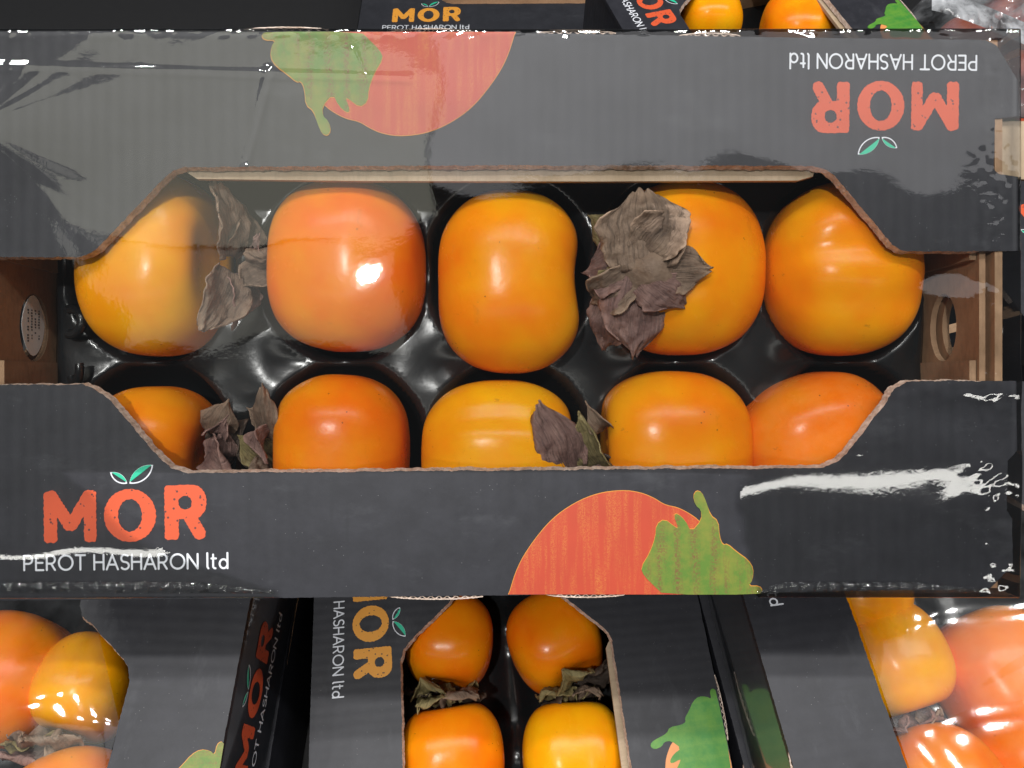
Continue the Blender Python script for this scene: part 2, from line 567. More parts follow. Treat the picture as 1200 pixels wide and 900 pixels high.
def crop_px(pts):
    return [(580 + x / 3.75, 560 + y / 3.75) for x, y in pts]
FRUIT_PTS = crop_px([(40, 600), (62, 512), (100, 390), (160, 290), (250, 180), (350, 110), (450, 68), (560, 54), (640, 65), (700, 90), (745, 120), (800, 130), (850, 155), (900, 190), (960, 290), (1010, 400), (1045, 512), (1060, 600)])
LEAF_PTS = crop_px([(640, 395), (680, 330), (705, 260), (708, 205), (745, 180), (790, 215), (806, 222), (785, 165), (800, 155), (835, 185), (862, 238), (908, 185), (905, 140), (880, 120), (870, 80), (885, 55), (910, 65), (930, 110), (945, 165), (980, 190), (985, 260), (1000, 295), (1020, 290), (1060, 325), (1110, 360), (1135, 400), (1130, 450), (1112, 475), (1160, 475), (1175, 495), (1160, 512), (740, 512), (700, 475), (655, 430)])
def poly_mesh(name, pts, z, mat, cut=None):
    n = len(pts)
    v = [(*L(u, w), z) for u, w in pts]
    me = mesh(name, v, [tuple(range(n))], mat)
    if me.polygons[0].normal.z < 0:
        me.flip_normals()
    return me
def fruit_meshes(kind):
    if ('fruit', kind) in CACHE:
        return CACHE[('fruit', kind)]
    fr = [p for p in chaikin(FRUIT_PTS, 2)]
    fr = [(u, min(v, 696.5)) for u, v in fr]
    rim = [(u + (u - 700) * 0.006 - 0.2, v + (v - 690) * 0.007) for u, v in fr]
    rim = [(u, min(v, 696.5)) for u, v in rim]
    lf = [(u, min(v, 696.5)) for u, v in chaikin(LEAF_PTS, 1)]
    lr = [(u + (0.5 if u > 830 else -0.3), v - 0.8) for u, v in lf]
    a, b = (FRUITINK, LEAFINK) if kind == 'red' else (PEACHINK, LEAFINK2)
    res = [('fruit_print', poly_mesh('fruit_rim_print', rim, 0.00012, RIM if kind == 'red' else a), poly_mesh('fruit_print', fr, 0.00024, a)),
           ('leaf_print', poly_mesh('leaf_rim_print', lr, 0.00036, RIM if kind == 'red' else b), poly_mesh('leaf_print', lf, 0.00048, b))]
    CACHE[('fruit', kind)] = res
    return res

# ------------------------------------------------------------------ carton
FRONT = [(-40, 704), (-40, 452), (60, 451), (95, 450), (112, 456), (128, 468), (188, 538), (200, 548), (217, 554), (400, 553), (700, 550), (962, 548.5), (980, 542), (992, 531), (1036, 475), (1048, 455), (1062, 447.5), (1120, 446), (1191, 446.5), (1192, 528), (1181, 540), (1180, 598), (1186, 608), (1187, 662), (1160, 690), (900, 694), (600, 697.5), (300, 701)]
BACK = [(-40, 36), (120, 35.5), (300, 35), (600, 38.5), (900, 43.5), (1155, 47), (1168, 53), (1193, 95), (1194, 136), (1166, 139), (1164.5, 198), (1170, 204), (1193, 207), (1193.5, 294), (1120, 294.5), (1058, 294), (1046, 287), (978, 206), (968, 199), (952, 194.5), (600, 193.5), (217, 196), (203, 200), (192, 209), (114, 291), (104, 298), (92, 301.5), (-40, 301)]
THK = 0.0048
H = 0.0975
X0, X1, Y0, Y1 = L(-36, 0)[0], L(1176, 0)[0], L(0, 692)[1], L(0, 42)[1]

def resample(pts, step):
    out = []
    for a, b in zip(pts, pts[1:] + pts[:1]):
        l = math.hypot(b[0] - a[0], b[1] - a[1])
        n = max(1, int(l / step))
        for k in range(n):
            out.append((a[0] + (b[0] - a[0]) * k / n, a[1] + (b[1] - a[1]) * k / n))
    return out

def flap_mesh(name, pts, seed, lean):
    """printed board with a ragged cut edge; lean = how far the cut edge slopes into the window (photo px)"""
    key = (name, seed)
    if key in CACHE:
        return CACHE[key]
    r = random.Random(seed)
    pts = resample(pts, 3.0)
    inner = (lambda u, v: 445 < v < 560 and u < 1150) if seed == 1 else (lambda u, v: 190 < v < 304 and u < 1150)
    top, bot = [], []
    for u, v in pts:
        j = 0.55 if inner(u, v) else 0.3
        big = 1.1 * mnoise.noise(Vector((u * 0.05, v * 0.05, seed)))
        du, dv = r.uniform(-j, j), r.uniform(-j, j) + (big if inner(u, v) else 0.4 * big)
        x, y = L(u + du, v + dv)
        top.append((x, y, 0.0))
        k = 0.0
        if inner(u, v):
            k = lean * (1 + 0.5 * mnoise.noise(Vector((u * 0.11, v * 0.11, seed + 5))))
        cx, cy = 588, 372
        d = math.hypot((cx - u) * 0.25, cy - v) + 1e-6
        bx, by = L(u + du + k * (cx - u) * 0.25 / d, v + dv + k * (cy - v) / d)
        bot.append((bx, by, -THK))
    n = len(pts)
    verts = top + bot
    faces = [tuple(range(n)), tuple(range(2 * n - 1, n - 1, -1))]
    idx = [0, 1]
    for i in range(n):
        j = (i + 1) % n
        faces.append((i, i + n, j + n, j))
        idx.append(2 if inner(*pts[i]) else 3)
    me = mesh(name, verts, faces, [CARD, KRAFT, EDGE, CARD], idx=idx)
    if me.polygons[0].normal.z < 0:
        me.flip_normals()
    CACHE[key] = me
    return me

def plate_hole(name, yc, zc, ry, rz, x0, x1, y0, y1, z0, z1, mats):
    """upright board (normal along x) with an oval hand hole; outer side is x0 -> material 1"""
    n = 40
    inner, outer = [], []
    for k in range(n):
        a = 2 * math.pi * k / n
        c, s = math.cos(a), math.sin(a)
        inner.append((yc + ry * c, zc + rz * s))
        t = min(((y1 - yc) / c if c > 1e-9 else (y0 - yc) / c if c < -1e-9 else 9e9), ((z1 - zc) / s if s > 1e-9 else (z0 - zc) / s if s < -1e-9 else 9e9))
        outer.append((yc + t * c, zc + t * s))
    verts = []
    for x in (x0, x1):
        verts += [(x, *p) for p in inner] + [(x, *p) for p in outer]
    faces, idx = [], []
    for k in range(n):
        j = (k + 1) % n
        faces += [(k, j, n + j, n + k), (2 * n + k, 3 * n + k, 3 * n + j, 2 * n + j), (k, 2 * n + k, 2 * n + j, j), (n + k, n + j, 3 * n + j, 3 * n + k)]
        idx += [1, 0, 2, 2]
    return mesh(name, verts, faces, mats, idx=idx)

def wave_strip(name, u0, u1, v, depth_px, side, seed):
    """exposed corrugated medium between two liners along an outer edge (photo px), lying at z just under the print"""
    r = random.Random(seed)
    verts, faces = [], []
    def ribbon(path, w):
        b = len(verts)
        for (u, vv, z) in path:
            x, y = L(u, vv)
            verts.extend([(x, y - w / 2, z), (x, y + w / 2, z), (x, y - w / 2, z - 0.0009), (x, y + w / 2, z - 0.0009)])
        for k in range(len(path) - 1):
            a = b + 4 * k
            faces.extend([(a, a + 4, a + 5, a + 1), (a + 2, a + 3, a + 7, a + 6), (a, a + 2, a + 6, a + 4), (a + 1, a + 5, a + 7, a + 3)])
    n = int((u1 - u0) / 1.5)
    env = lambda k: math.sin(math.pi * min(1, max(0, k / n))) ** 0.6
    us = [u0 + (u1 - u0) * k / n for k in range(n + 1)]
    ribbon([(u, v + side * (0.4 + depth_px * env(k)) + r.uniform(-0.25, 0.25), -0.0004) for k, u in enumerate(us)], 1.1 * P)
    ribbon([(u, v + side * (0.4 + depth_px * env(k) * (0.5 + 0.45 * math.sin(u * 0.62 + 0.4 * math.sin(u * 0.11)))), -0.0008) for k, u in enumerate(us)], 1.2 * P)
    return mesh(name, verts, faces, EDGE)

def film_mesh(name, hfun, nx, ny, mat, over=0.004, skirt=0.05, cut=None):
    """shrink film over the carton top: rolls over every edge and runs down the walls"""
    ex0, ex1, ey0, ey1 = L(-40, 0)[0], L(1191, 0)[0], L(0, 697)[1], L(0, 38)[1]
    r = 0.0014
    q = r * math.pi / 2
    def prof(a, b, n):
        tail = np.concatenate([np.linspace(0, q, 7)[1:], q + np.linspace(0, skirt, 8)[1:]])
        s = np.concatenate([-tail[::-1] , np.linspace(0, 1, n), tail])
        pos, z = [], []
        for k, val in enumerate(s):
            if k < len(tail) or k >= len(tail) + n:
                t = abs(val)
                o = r * math.sin(t / r) if t < q else r
                dz = -(r * (1 - math.cos(t / r))) if t < q else -(r + t - q)
                pos.append(a - o if k < len(tail) else b + o)
                z.append(dz)
            else:
                pos.append(a + (b - a) * val)
                z.append(0)
        return pos, z
    xs, zx = prof(ex0, ex1, nx)
    ys, zy = prof(ey0, ey1, ny)
    verts = []
    for i, x in enumerate(xs):
        for j, y in enumerate(ys):
            verts.append((x, y, zx[i] + zy[j] + hfun(x, y)))
    faces = grid_faces(len(xs), len(ys))
    if cut:
        faces = [f for f in faces if not cut(verts[f[0]][0], verts[f[0]][1])]
    return mesh(name, verts, faces, mat, smooth=True)

def make_carton(label, mat, front_mor=RED, back_mor=RED, fruit='red', film=None, glossy_walls=False, group=None, prints=('front', 'back'), tops=True):
    t = thing('persimmon_carton', label, 'carton', mat, group)
    wall = WCARD if glossy_walls else CARD
    def cached(key, fn):
        if key not in CACHE:
            CACHE[key] = fn()
        return CACHE[key]
    g = glossy_walls
    w = 0.004
    obj('bottom_board', cached(('bottom', g), lambda: box_mesh('bottom_board', X0 + w, X1 - w, Y0 + w, Y1 - w, -H, -H + 0.003, [KRAFT, wall], '-z')), t)
    obj('front_wall', cached(('fw', g), lambda: box_mesh('front_wall', X0, X1, Y0, Y0 + w, -H, -THK - 0.0002, [KRAFT, wall], '-y')), t)
    obj('back_wall', cached(('bw', g), lambda: box_mesh('back_wall', X0, X1, Y1 - w, Y1, -H, -THK - 0.0002, [KRAFT, wall], '+y')), t)
    hy, hz = -0.003, -0.038
    for sgn, xe in ((-1, X0), (1, X1)):
        a, b = (xe, xe - sgn * w)
        obj('end_wall', cached(('ew', g, sgn), lambda: plate_hole('end_wall', hy, hz, 0.0185, 0.0125, a, b, Y0 + w + 0.0003, Y1 - w - 0.0003, -H, -0.001, [KRAFT, wall, KRAFTM])), t)
        a2, b2 = (xe - sgn * 0.0062, xe - sgn * 0.0095)
        obj('end_liner', cached(('el', sgn), lambda: plate_hole('end_liner', hy - 0.001, hz - 0.002, 0.0195, 0.0135, a2, b2, Y0 + w + 0.002, Y1 - w - 0.002, -H + 0.0035, -0.0055, [KRAFT, KRAFT, KRAFTM])), t)
        for ya, yb in ((Y0 + w + 0.003, -0.024), (0.030, Y1 - w - 0.003)):
            xa, xb = sorted((xe - sgn * 0.0100, xe - sgn * 0.0135))
            obj('corner_tab', cached(('tab', sgn, ya), lambda: box_mesh('corner_tab', xa, xb, ya, yb, -H + 0.004, -0.0075, [KRAFTM])), t)
    if tops:
        ff = obj('front_flap', flap_mesh('front_flap', FRONT, 1, 2.6), t)
        bf = obj('back_flap', flap_mesh('back_flap', BACK, 2, 2.2), t)
        for key, fl, seed in (('front', ff, 3), ('back', bf, 4)):
            if key == 'front':
                specs = [(455, 566, 698.5, 3.6, 1), (640, 732, 696.5, 3.4, 1)]
            else:
                specs = [(285, 385, 35.2, 3.5, -1), (455, 555, 37.8, 4.0, -1), (630, 722, 39.2, 3.8, -1), (796, 868, 42.2, 3.4, -1)]
            for q, sp in enumerate(specs):
                obj('corrugated_edge', cached(('wave', key, q), lambda: wave_strip('corrugated_edge', *sp, seed + q)), fl)
        ri = [(212, 190), (212, 197.5), (225, 206), (420, 208.5), (700, 209), (940, 208), (958, 203), (962, 190)]
        obj('inner_flap', cached(('inner',), lambda: mesh('inner_flap', [(*L(u, v), z) for z in (-0.0062, -0.0095) for u, v in ri], [tuple(range(8)), tuple(range(15, 7, -1))] + [(i, i + 8, (i + 1) % 8 + 8, (i + 1) % 8) for i in range(8)], KRAFTL)), t)
        flip = Matrix.Translation((*L(600, 367), 0)) @ Matrix.Rotation(math.pi, 4, 'Z') @ Matrix.Translation((*[-c for c in L(600, 367)], 0))
        def about(cu, cv, tu, tv, s, rot):
            c, e = Vector((*L(cu, cv), 0)), Vector((*L(tu, tv), 0))
            return Matrix.Translation(e) @ Matrix.Rotation(rot, 4, 'Z') @ Matrix.Diagonal((s[0], s[1], 1, 1)) @ Matrix.Translation(-c)
        for side in prints:
            fl = ff if side == 'front' else bf
            ink = front_mor if side == 'front' else back_mor
            for kind, nm, me in print_meshes():
                if side == 'front':
                    M = about(147, 604, 147, 604, (1, 1), math.radians(0.7)) if kind != 'small' else about(147, 658, 147, 658, (1, 1), math.radians(0.6))
                elif kind == 'small':
                    M = about(147, 658, 1035.5, 73, (0.915, 0.98), math.pi - math.radians(0.7))
                elif kind == 'leaf':
                    M = about(153, 556, 1030, 171, (0.92, 0.95), math.pi)
                else:
                    M = about(147, 603, 1037, 125, (0.905, 0.94), math.pi - math.radians(0.8))
                if kind == 'mor' and ink is not RED:
                    me = cached(('morcol', me.name, ink.name), lambda: recolour(me, ink))
                obj(nm, me, fl, M)
            for nm, rim, body in fruit_meshes(fruit):
                M = Matrix.Identity(4) if side == 'front' else flip
                o = obj(nm, body, fl, M)
                obj(nm + '_rim', rim, fl, M)
    if film:
        obj('film_wrap', film, t)
    return t

def recolour(me, mat):
    m2 = me.copy()
    m2.materials.clear()
    m2.materials.append(mat)
    return m2

# ------------------------------------------------------------------ film shapes
def gauss(d, w):
    return math.exp(-(d / w) ** 2)
def seg_d(u, v, a, b):
    dx, dy = b[0] - a[0], b[1] - a[1]
    h = min(1, max(0, ((u - a[0]) * dx + (v - a[1]) * dy) / (dx * dx + dy * dy)))
    return math.hypot(u - a[0] - h * dx, v - a[1] - h * dy)

def main_film(x, y):
    u, v = x / P + 588, 368.5 - y / P
    n = mnoise.noise
    z = 0.0022 + 0.0011 * n(Vector((u / 330, v / 260, 1.3))) + 0.00035 * n(Vector((u / 90, v / 70, 4.1))) * (1 - 0.8 * min(1, max(0, (u - 820) / 60)) * min(1, max(0, (v - 440) / 60)))
    # puffed film over the right end of the front flap
    r2 = ((u - 1030) / 205) ** 2 + ((v - 590) / 125) ** 2
    b = 1 / (1 + (r2 / 0.75) ** 4)
    if b > 0.01:
        z += b * (0.0014 - 0.027 * (v - 600) * P + 0.00010 * math.sin(u / 60 + v / 160) - 0.0007 * ((u - 1010) / 150) ** 2 * (v - 600) / 60)
    for (cu, cv, ru, rv, h) in ((30, 655, 240, 85, 0.0021), (1110, 370, 80, 60, 0.0018)):
        r2 = ((u - cu) / ru) ** 2 + ((v - cv) / rv) ** 2
        if r2 < 1:
            z += h * (1 - r2) ** 2
    z += 0.0030 * math.exp(-((u + 62) / 140) ** 2 - ((v - 152) / 62) ** 2)
    # fan of fine pleats from the left end
    a = math.atan2(v - 150, u + 25); r = math.hypot(u + 25, v - 150)
    if r < 420:
        z += 0.000022 * math.sin(a * 34) * (1 - r / 420) * min(1, r / 60)
    # creases
    z += 0.00013 * gauss(seg_d(u, v, (-60, 76), (480, 92)), 2.6)
    z += 0.00035 * gauss(seg_d(u, v, (316, 84), (287, 192)), 4.0)
    z += 0.0002 * gauss(seg_d(u, v, (414, 60), (428, 92)), 2.4)
    # crimped shrink edges
    fr = gauss(v - 687, 7)
    if fr > 0.02 and (u < 330 or u > 885):
        z += fr * 0.00010 * math.sin(u * 2 * math.pi / 19 + 3.5 * n(Vector((u / 45, 0, 0)))) * (0.5 + n(Vector((u / 60, 4, 0))))
    tp = gauss(v - 40, 4.5)
    if tp > 0.02:
        z += tp * 0.00022 * n(Vector((u / 16, v / 9, 3)))
    rt = gauss(u - 1160, 22)
    if rt > 0.02:
        z += rt * (0.00022 * n(Vector((u / 9, v / 13, 5))) + 0.00012 * n(Vector((u / 4, v / 4, 6))))
    z += 0.0011 * gauss(v - 450, 20) * min(1, max(0, (u - 1030) / 60))
    pr = math.hypot(u - 1192, v - 572)
    if pr < 150:
        z += 0.00009 * math.sin(math.atan2(v - 572, 1192 - u) * 5 + 2 * n(Vector((u / 40, v / 40, 2)))) * gauss(pr - 75, 34) * min(1, pr / 60)
    dg = gauss(seg_d(u, v, (1062, 455), (1000, 525)), 14) + gauss(seg_d(u, v, (1062, 455), (1180, 455)), 12)
    if dg > 0.02:
        z += dg * 0.00025 * n(Vector((u / 17, v / 13, 7)))
    return z

def puffed_film(seed, amp, wrinkle=1.0):
    """tight on the flaps, blown up over the window"""
    def f(x, y):
        n = mnoise.noise
        u, v = x / 0.205, (y - 0.001) / 0.098
        b = max(0, 1 - u ** 4) * max(0, 1 - v * v)
        z = 0.0012 + amp * b
        w = min(1, b * 3)
        z += w * wrinkle * (0.0014 * n(Vector((x * 7, y * 14, seed))) + 0.00025 * n(Vector((x * 30, y * 60, seed + 3))))
        z += (1 - w) * 0.00012 * n(Vector((x * 30, y * 30, seed + 5)))
        k = n(Vector((x * 16 + y * 10, y * 3, seed + 9)))
        z += wrinkle * 0.0012 * max(0, 0.05 - abs(k)) / 0.05 * w
        return z
    return f

def window_film(name, seed, amp, mat):
    nx, ny = 230, 110
    v = []
    n = mnoise.noise
    for i in range(nx):
        for j in range(ny):
            a, b = -1 + 2 * i / (nx - 1), -1 + 2 * j / (ny - 1)
            x, y = a * 0.235, 0.0 + b * (0.081 if abs(a) < 0.62 else 0.081 - (abs(a) - 0.62) * 0.13)
            m = max(0, 1 - a ** 6) * max(0, 1 - b ** 4)
            z = -0.0006 + amp * max(0, 1 - b ** 4) * max(0, 1 - a ** 6) * (1 + 0.42 * math.sin(x * 2 * math.pi / 0.115 + seed * 1.9))
            z += m * (0.0006 * n(Vector((x * 8, y * 3, seed))) + 0.00004 * n(Vector((x * 34, y * 50, seed + 3))))
            k = n(Vector((x * 11 + y * 3, y * 5, seed + 9)))
            z += m * 0.0003 * max(0, 0.10 - abs(k)) / 0.10
            v.append((x, y, z))
    return mesh(name, v, grid_faces(nx, ny), mat, smooth=True)

# ------------------------------------------------------------------ persimmons
def body_mesh(name, a, b, c, mat, seed, dimple=0.0, saddle=0.0, lobes=0.03, e=0.86, grooves=(), taper=0.0):
    """squat fruit: calyx axis +x, half sizes a (axis), b (y), c (z)"""
    nt, nf = 44, 72
    verts = []
    for i in range(nt + 1):
        th = math.pi * i / nt
        ct, st = math.cos(th), math.sin(th)
        ex = math.copysign(abs(ct) ** e, ct)
        er = max(0, st) ** e
        for j in range(nf):
            ph = 2 * math.pi * j / nf
            cy, sz = math.cos(ph), math.sin(ph)
            k = 1.0 / (abs(cy) ** 2.5 + abs(sz) ** 2.5) ** (1 / 2.5)
            rr = er * k * (1 - lobes * (0.5 + 0.5 * math.cos(4 * ph)) * st)
            for g0, gd, gw in grooves:
                dd = math.atan2(math.sin(ph - g0), math.cos(ph - g0))
                rr *= 1 - gd * math.exp(-(dd / gw) ** 2) * st ** 0.5
            rr *= 1 + taper * ct
            x, y, z = a * ex, b * rr * cy, c * rr * sz
            if ct > 0:
                x -= dimple * a * math.exp(-(th / 0.42) ** 2)
                x -= saddle * a * math.exp(-(y / (0.36 * b)) ** 2) * ct
            else:
                x += 0.06 * a * math.exp(-((math.pi - th) / 0.35) ** 2)
            p = Vector((x, y, z))
            q = p / 0.045 + Vector((seed * 3.7, seed, 0))
            p *= 1 + 0.020 * mnoise.noise(q * 0.9) + 0.007 * mnoise.noise(q * 2.6)
            verts.append(p)
    faces = []
    for i in range(nt):
        for j in range(nf):
            k = (j + 1) % nf
            faces.append((i * nf + j, (i + 1) * nf + j, (i + 1) * nf + k, i * nf + k))
    me = mesh(name, verts, faces, mat, smooth=True)
    bm = bmesh.new(); bm.from_mesh(me)
    bmesh.ops.remove_doubles(bm, verts=bm.verts, dist=1e-6)
    bmesh.ops.recalc_face_normals(bm, faces=bm.faces)
    bm.to_mesh(me); bm.free()
    me.polygons.foreach_set('use_smooth', [True] * len(me.polygons))
    return me

def sepal_mesh(base, tip, width, facing, mat, seed, bulge=0.006, cup=0.25, curl=0.0, point=0.5):
    """one dry calyx lobe between two points; facing = outward normal, cup lifts the rims, curl rolls the tip"""
    base, tip, facing = Vector(base), Vector(tip), Vector(facing)
    d = tip - base
    l = d.length
    d.normalize()
    nrm = (facing - d * facing.dot(d)).normalized()
    side = d.cross(nrm)
    nu, nv = 28, 23
    verts, uvs, rim = [], [], []
    r = random.Random(seed)
    ph = r.uniform(0, 6)
    skew = r.uniform(-0.25, 0.25)
    for i in range(nu):
        s = i / (nu - 1)
        w = width * (0.30 + 0.70 * math.sin(math.pi * min(1, 0.12 + 0.72 * s)) ** 0.8) * (1 if s < 0.55 else max(0.06, 1 - ((s - 0.55) / 0.45) ** 2 * (0.45 + point)))
        for j in range(nv):
            t = -1 + 2 * j / (nv - 1)
            off = bulge * math.sin(math.pi * s) + cup * w * t * t * (0.4 + 0.6 * s)
            off += curl * max(0, s - 0.6) ** 2 * l * 4
            q = Vector((s * 2.6 + seed, t * 1.9, ph))
            env = 0.35 + 0.65 * max(s, abs(t))
            k = width / 0.035
            off += env * k * (0.0058 * mnoise.noise(q) + 0.0046 * (0.30 - abs(mnoise.noise(q * 1.7 + Vector((0, 3, 0))))) + 0.0014 * mnoise.noise(q * 4.6))
            off += k * 0.0018 * math.sin(4.2 * t + 5 * s + ph) * abs(t) ** 3
            ragged = 1 + 0.20 * mnoise.noise(Vector((s * 4, math.copysign(1.5, t), seed))) + 0.06 * mnoise.noise(Vector((s * 13, math.copysign(1.5, t), seed)))
            along = s * l * (1 - 0.14 * t * t + 0.10 * mnoise.noise(Vector((t * 2.6, seed, 1))))
            bend = skew * width * s * s
            p = base + d * along + side * (t * w * 0.5 * ragged + bend) + nrm * off
            verts.append(p)
            uvs.append((s, t * (0.35 + 0.65 * w / width)))
            rim.append(max(abs(t), s))
    faces = grid_faces(nu, nv)
    me = mesh('sepal', verts, faces, mat, smooth=True)
    lay = me.uv_layers.new(name='UVMap')
    lay.data.foreach_set('uv', [c for f in faces for vi in f for c in uvs[vi]])
    me.attributes.new('rim', 'FLOAT', 'POINT').data.foreach_set('value', rim)
    return me

def add_sepal(parent, inv, **kw):
    me = sepal_mesh(**kw)
    me.transform(inv)
    o = obj('sepal', me, parent)
    m = o.modifiers.new('thickness', 'SOLIDIFY')
    m.thickness = 0.0006
    m.offset = 0
    return o

def persimmon(label, M, size, mat, seed, sepals=(), frame=None, stem=None, group=None, **kw):
    """M: world matrix (calyx axis = local +x). sepals are given in `frame` coordinates."""
    t = thing('persimmon', label, 'persimmon', M, group)
    obj('body', body_mesh('body', *size, mat, seed, **kw), t)
    inv = M.inverted() @ (frame if frame is not None else Matrix.Identity(4))
    for k, s in enumerate(sepals):
        add_sepal(t, inv, seed=seed * 11 + k, **s)
    if stem:
        p, r, m = stem
        n = 10
        v, f = [], []
        ax = Vector(p[1]).normalized()
        s1 = ax.orthogonal().normalized(); s2 = ax.cross(s1)
        for i, (q, rr) in enumerate(((-0.004, 2.3), (0.0005, 1.5), (0.003, 0.95), (0.0045, 0.5))):
            for j in range(n):
                a = 2 * math.pi * j / n
                k = rr * r * (1 + 0.15 * math.sin(3 * a + i))
                v.append(Vector(p[0]) + ax * q + (s1 * math.cos(a) + s2 * math.sin(a)) * k)
        for i in range(3):
            for j in range(n):
                f.append((i * n + j, i * n + (j + 1) % n, (i + 1) * n + (j + 1) % n, (i + 1) * n + j))
        f.append(tuple(range(3 * n, 4 * n)))
        me = mesh('stem', v, f, m, smooth=True)
        me.transform(inv)
        obj('stem', me, t)
    return t

def cfruit(box, axis_deg, zc=-0.047, up=0.0, roll=0.0):
    """matrix + half sizes for a fruit in the wrapped carton from its photo bounding box"""
    u0, v0, u1, v1 = box
    c = cpt((u0 + u1) / 2, (v0 + v1) / 2, zc)
    k = (D - zc) / 900
    w, h = (u1 - u0) / 2 * k, (v1 - v0) / 2 * k
    M = C2W @ Matrix.Translation(c) @ Matrix.Rotation(math.radians(axis_deg), 4, 'Z') @ Matrix.Rotation(-math.radians(up), 4, 'Y') @ Matrix.Rotation(math.radians(roll), 4, 'X')
    return M, w * 0.975, h * 0.975

# ================================================================== SETTING
deck = obj('shelf_deck', box_mesh('shelf_deck', -1.6, 1.6, -1.2, 2.4, -0.03, 0.0, [DECK]))
deck['kind'] = 'structure'

# ================================================================== THE WRAPPED CARTON
MAIN = C2W @ Matrix.Translation(((588 - 600) * P, (450 - 368.5) * P, 0))
def torn(x, y):
    """the film has split away from the middle of the front flap"""
    u, v = x / P + 588, 368.5 - y / P
    if v < 551:
        return False
    lo = np.interp(v, [551, 575, 625, 665, 690, 720], [70, 105, 150, 240, 322, 335])
    hi = np.interp(v, [551, 585, 600, 640, 690, 720], [876, 862, 868, 872, 886, 890])
    w = 3 * mnoise.noise(Vector((u / 12, v / 12, 0)))
    return lo + w < u < hi + w
film_main = film_mesh('film_wrap', main_film, 470, 270, FILM, cut=torn)
main = make_carton('film-wrapped black carton tilted on top, its window showing ten persimmons', MAIN, film=film_main, group='persimmon cartons')
obj('neighbour_kraft', box_mesh('neighbour_kraft', L(1166, 0)[0], L(1222, 0)[0], L(0, 207)[1], L(0, 138)[1], -0.0085, -0.0052, [KRAFTL]), main)  # added strip standing in for the neighbouring carton's kraft behind the notch
# paper label seen through the hand hole of the left end
def oval_label():
    pts = []
    n = 24
    for k in range(n):
        a = 2 * math.pi * k / n
        pts.append((-0.003 + 0.0175 * math.copysign(abs(math.cos(a)) ** 1.25, math.cos(a)), -0.038 + 0.0105 * math.copysign(abs(math.sin(a)) ** 1.1, math.sin(a))))
    v = [(X0 + 0.0098, *p) for p in pts] + [(X0 + 0.0102, *p) for p in pts]
    return mesh('paper_label', v, [tuple(range(n - 1, -1, -1)), tuple(range(n, 2 * n))] + [(i, (i + 1) % n, (i + 1) % n + n, i + n) for i in range(n)], PAPER)
lab = obj('paper_label', oval_label(), main)
r = random.Random(5)
for row in range(4):
    v, f = [], []
    for k in range(12):
        if r.random() < 0.2:
            continue
        y0 = -0.0125 + k * 0.0016
        hgt = r.uniform(0.0009, 0.0016)
        zc = -0.0335 - row * 0.0033
        b = len(v)
        xx = X0 + 0.0104
        v += [(xx, y0, zc), (xx, y0 + 0.0010, zc), (xx, y0 + 0.0010, zc + hgt), (xx, y0, zc + hgt)]
        f.append((b, b + 1, b + 2, b + 3))
    obj('label_print', mesh('label_print', v, f, INKBLK), lab)

def film_seam(u0, u1):
    nu, nv = int((u1 - u0) / 1.1), 12
    v = []
    n = mnoise.noise
    for i in range(nu):
        for j in range(nv):
            u = u0 + (u1 - u0) * i / (nu - 1)
            t = j / (nv - 1)
            k = u / 16.5 + 0.35 * n(Vector((u / 40, 0, 3)))
            arch = abs(math.sin(math.pi * k))
            env = math.sin(math.pi * t) * (0.55 + 0.45 * n(Vector((u / 25, 1, 7)))) * min(1, (u1 - u) / 60 + 0.15, (u - u0) / 60 + 0.15)
            wide = min(1, (u1 - u) / 90, (u - u0) / 30)
            w = 694.5 - (2 + 11 * wide) * t - 3.5 * arch * math.sin(math.pi * t) * wide
            x, y = L(u + 3 * math.sin(2 * math.pi * k) * t, w)
            v.append((x, y, 0.0010 + 0.0016 * env * (0.2 + 1.6 * arch) + 0.0004 * n(Vector((u / 4, t * 4, 5)))))
    return mesh('film_seam', v, grid_faces(nu, nv), SEAM, smooth=True)
obj('film_seam', film_seam(-40, 322), main)
obj('film_seam', film_seam(888, 1165), main)

# display riser that carries the raised back edge
def riser():
    y0, y1 = 0.325, 0.398
    def zt(y):
        return 0.3615 - (0.4126 - y) * math.tan(PITCH)
    v = []
    for x in (-0.20, 0.20):
        v += [(x, y0, 0.001), (x, y1, 0.001), (x, y1, zt(y1)), (x, y0, zt(y0))]
    f = [(0, 1, 2, 3), (7, 6, 5, 4), (0, 4, 5, 1), (1, 5, 6, 2), (2, 6, 7, 3), (3, 7, 4, 0)]
    return mesh('display_riser', v, f, DECK)
tag(obj('display_riser', riser()), 'black display riser under the raised back edge of the tilted carton', 'riser')

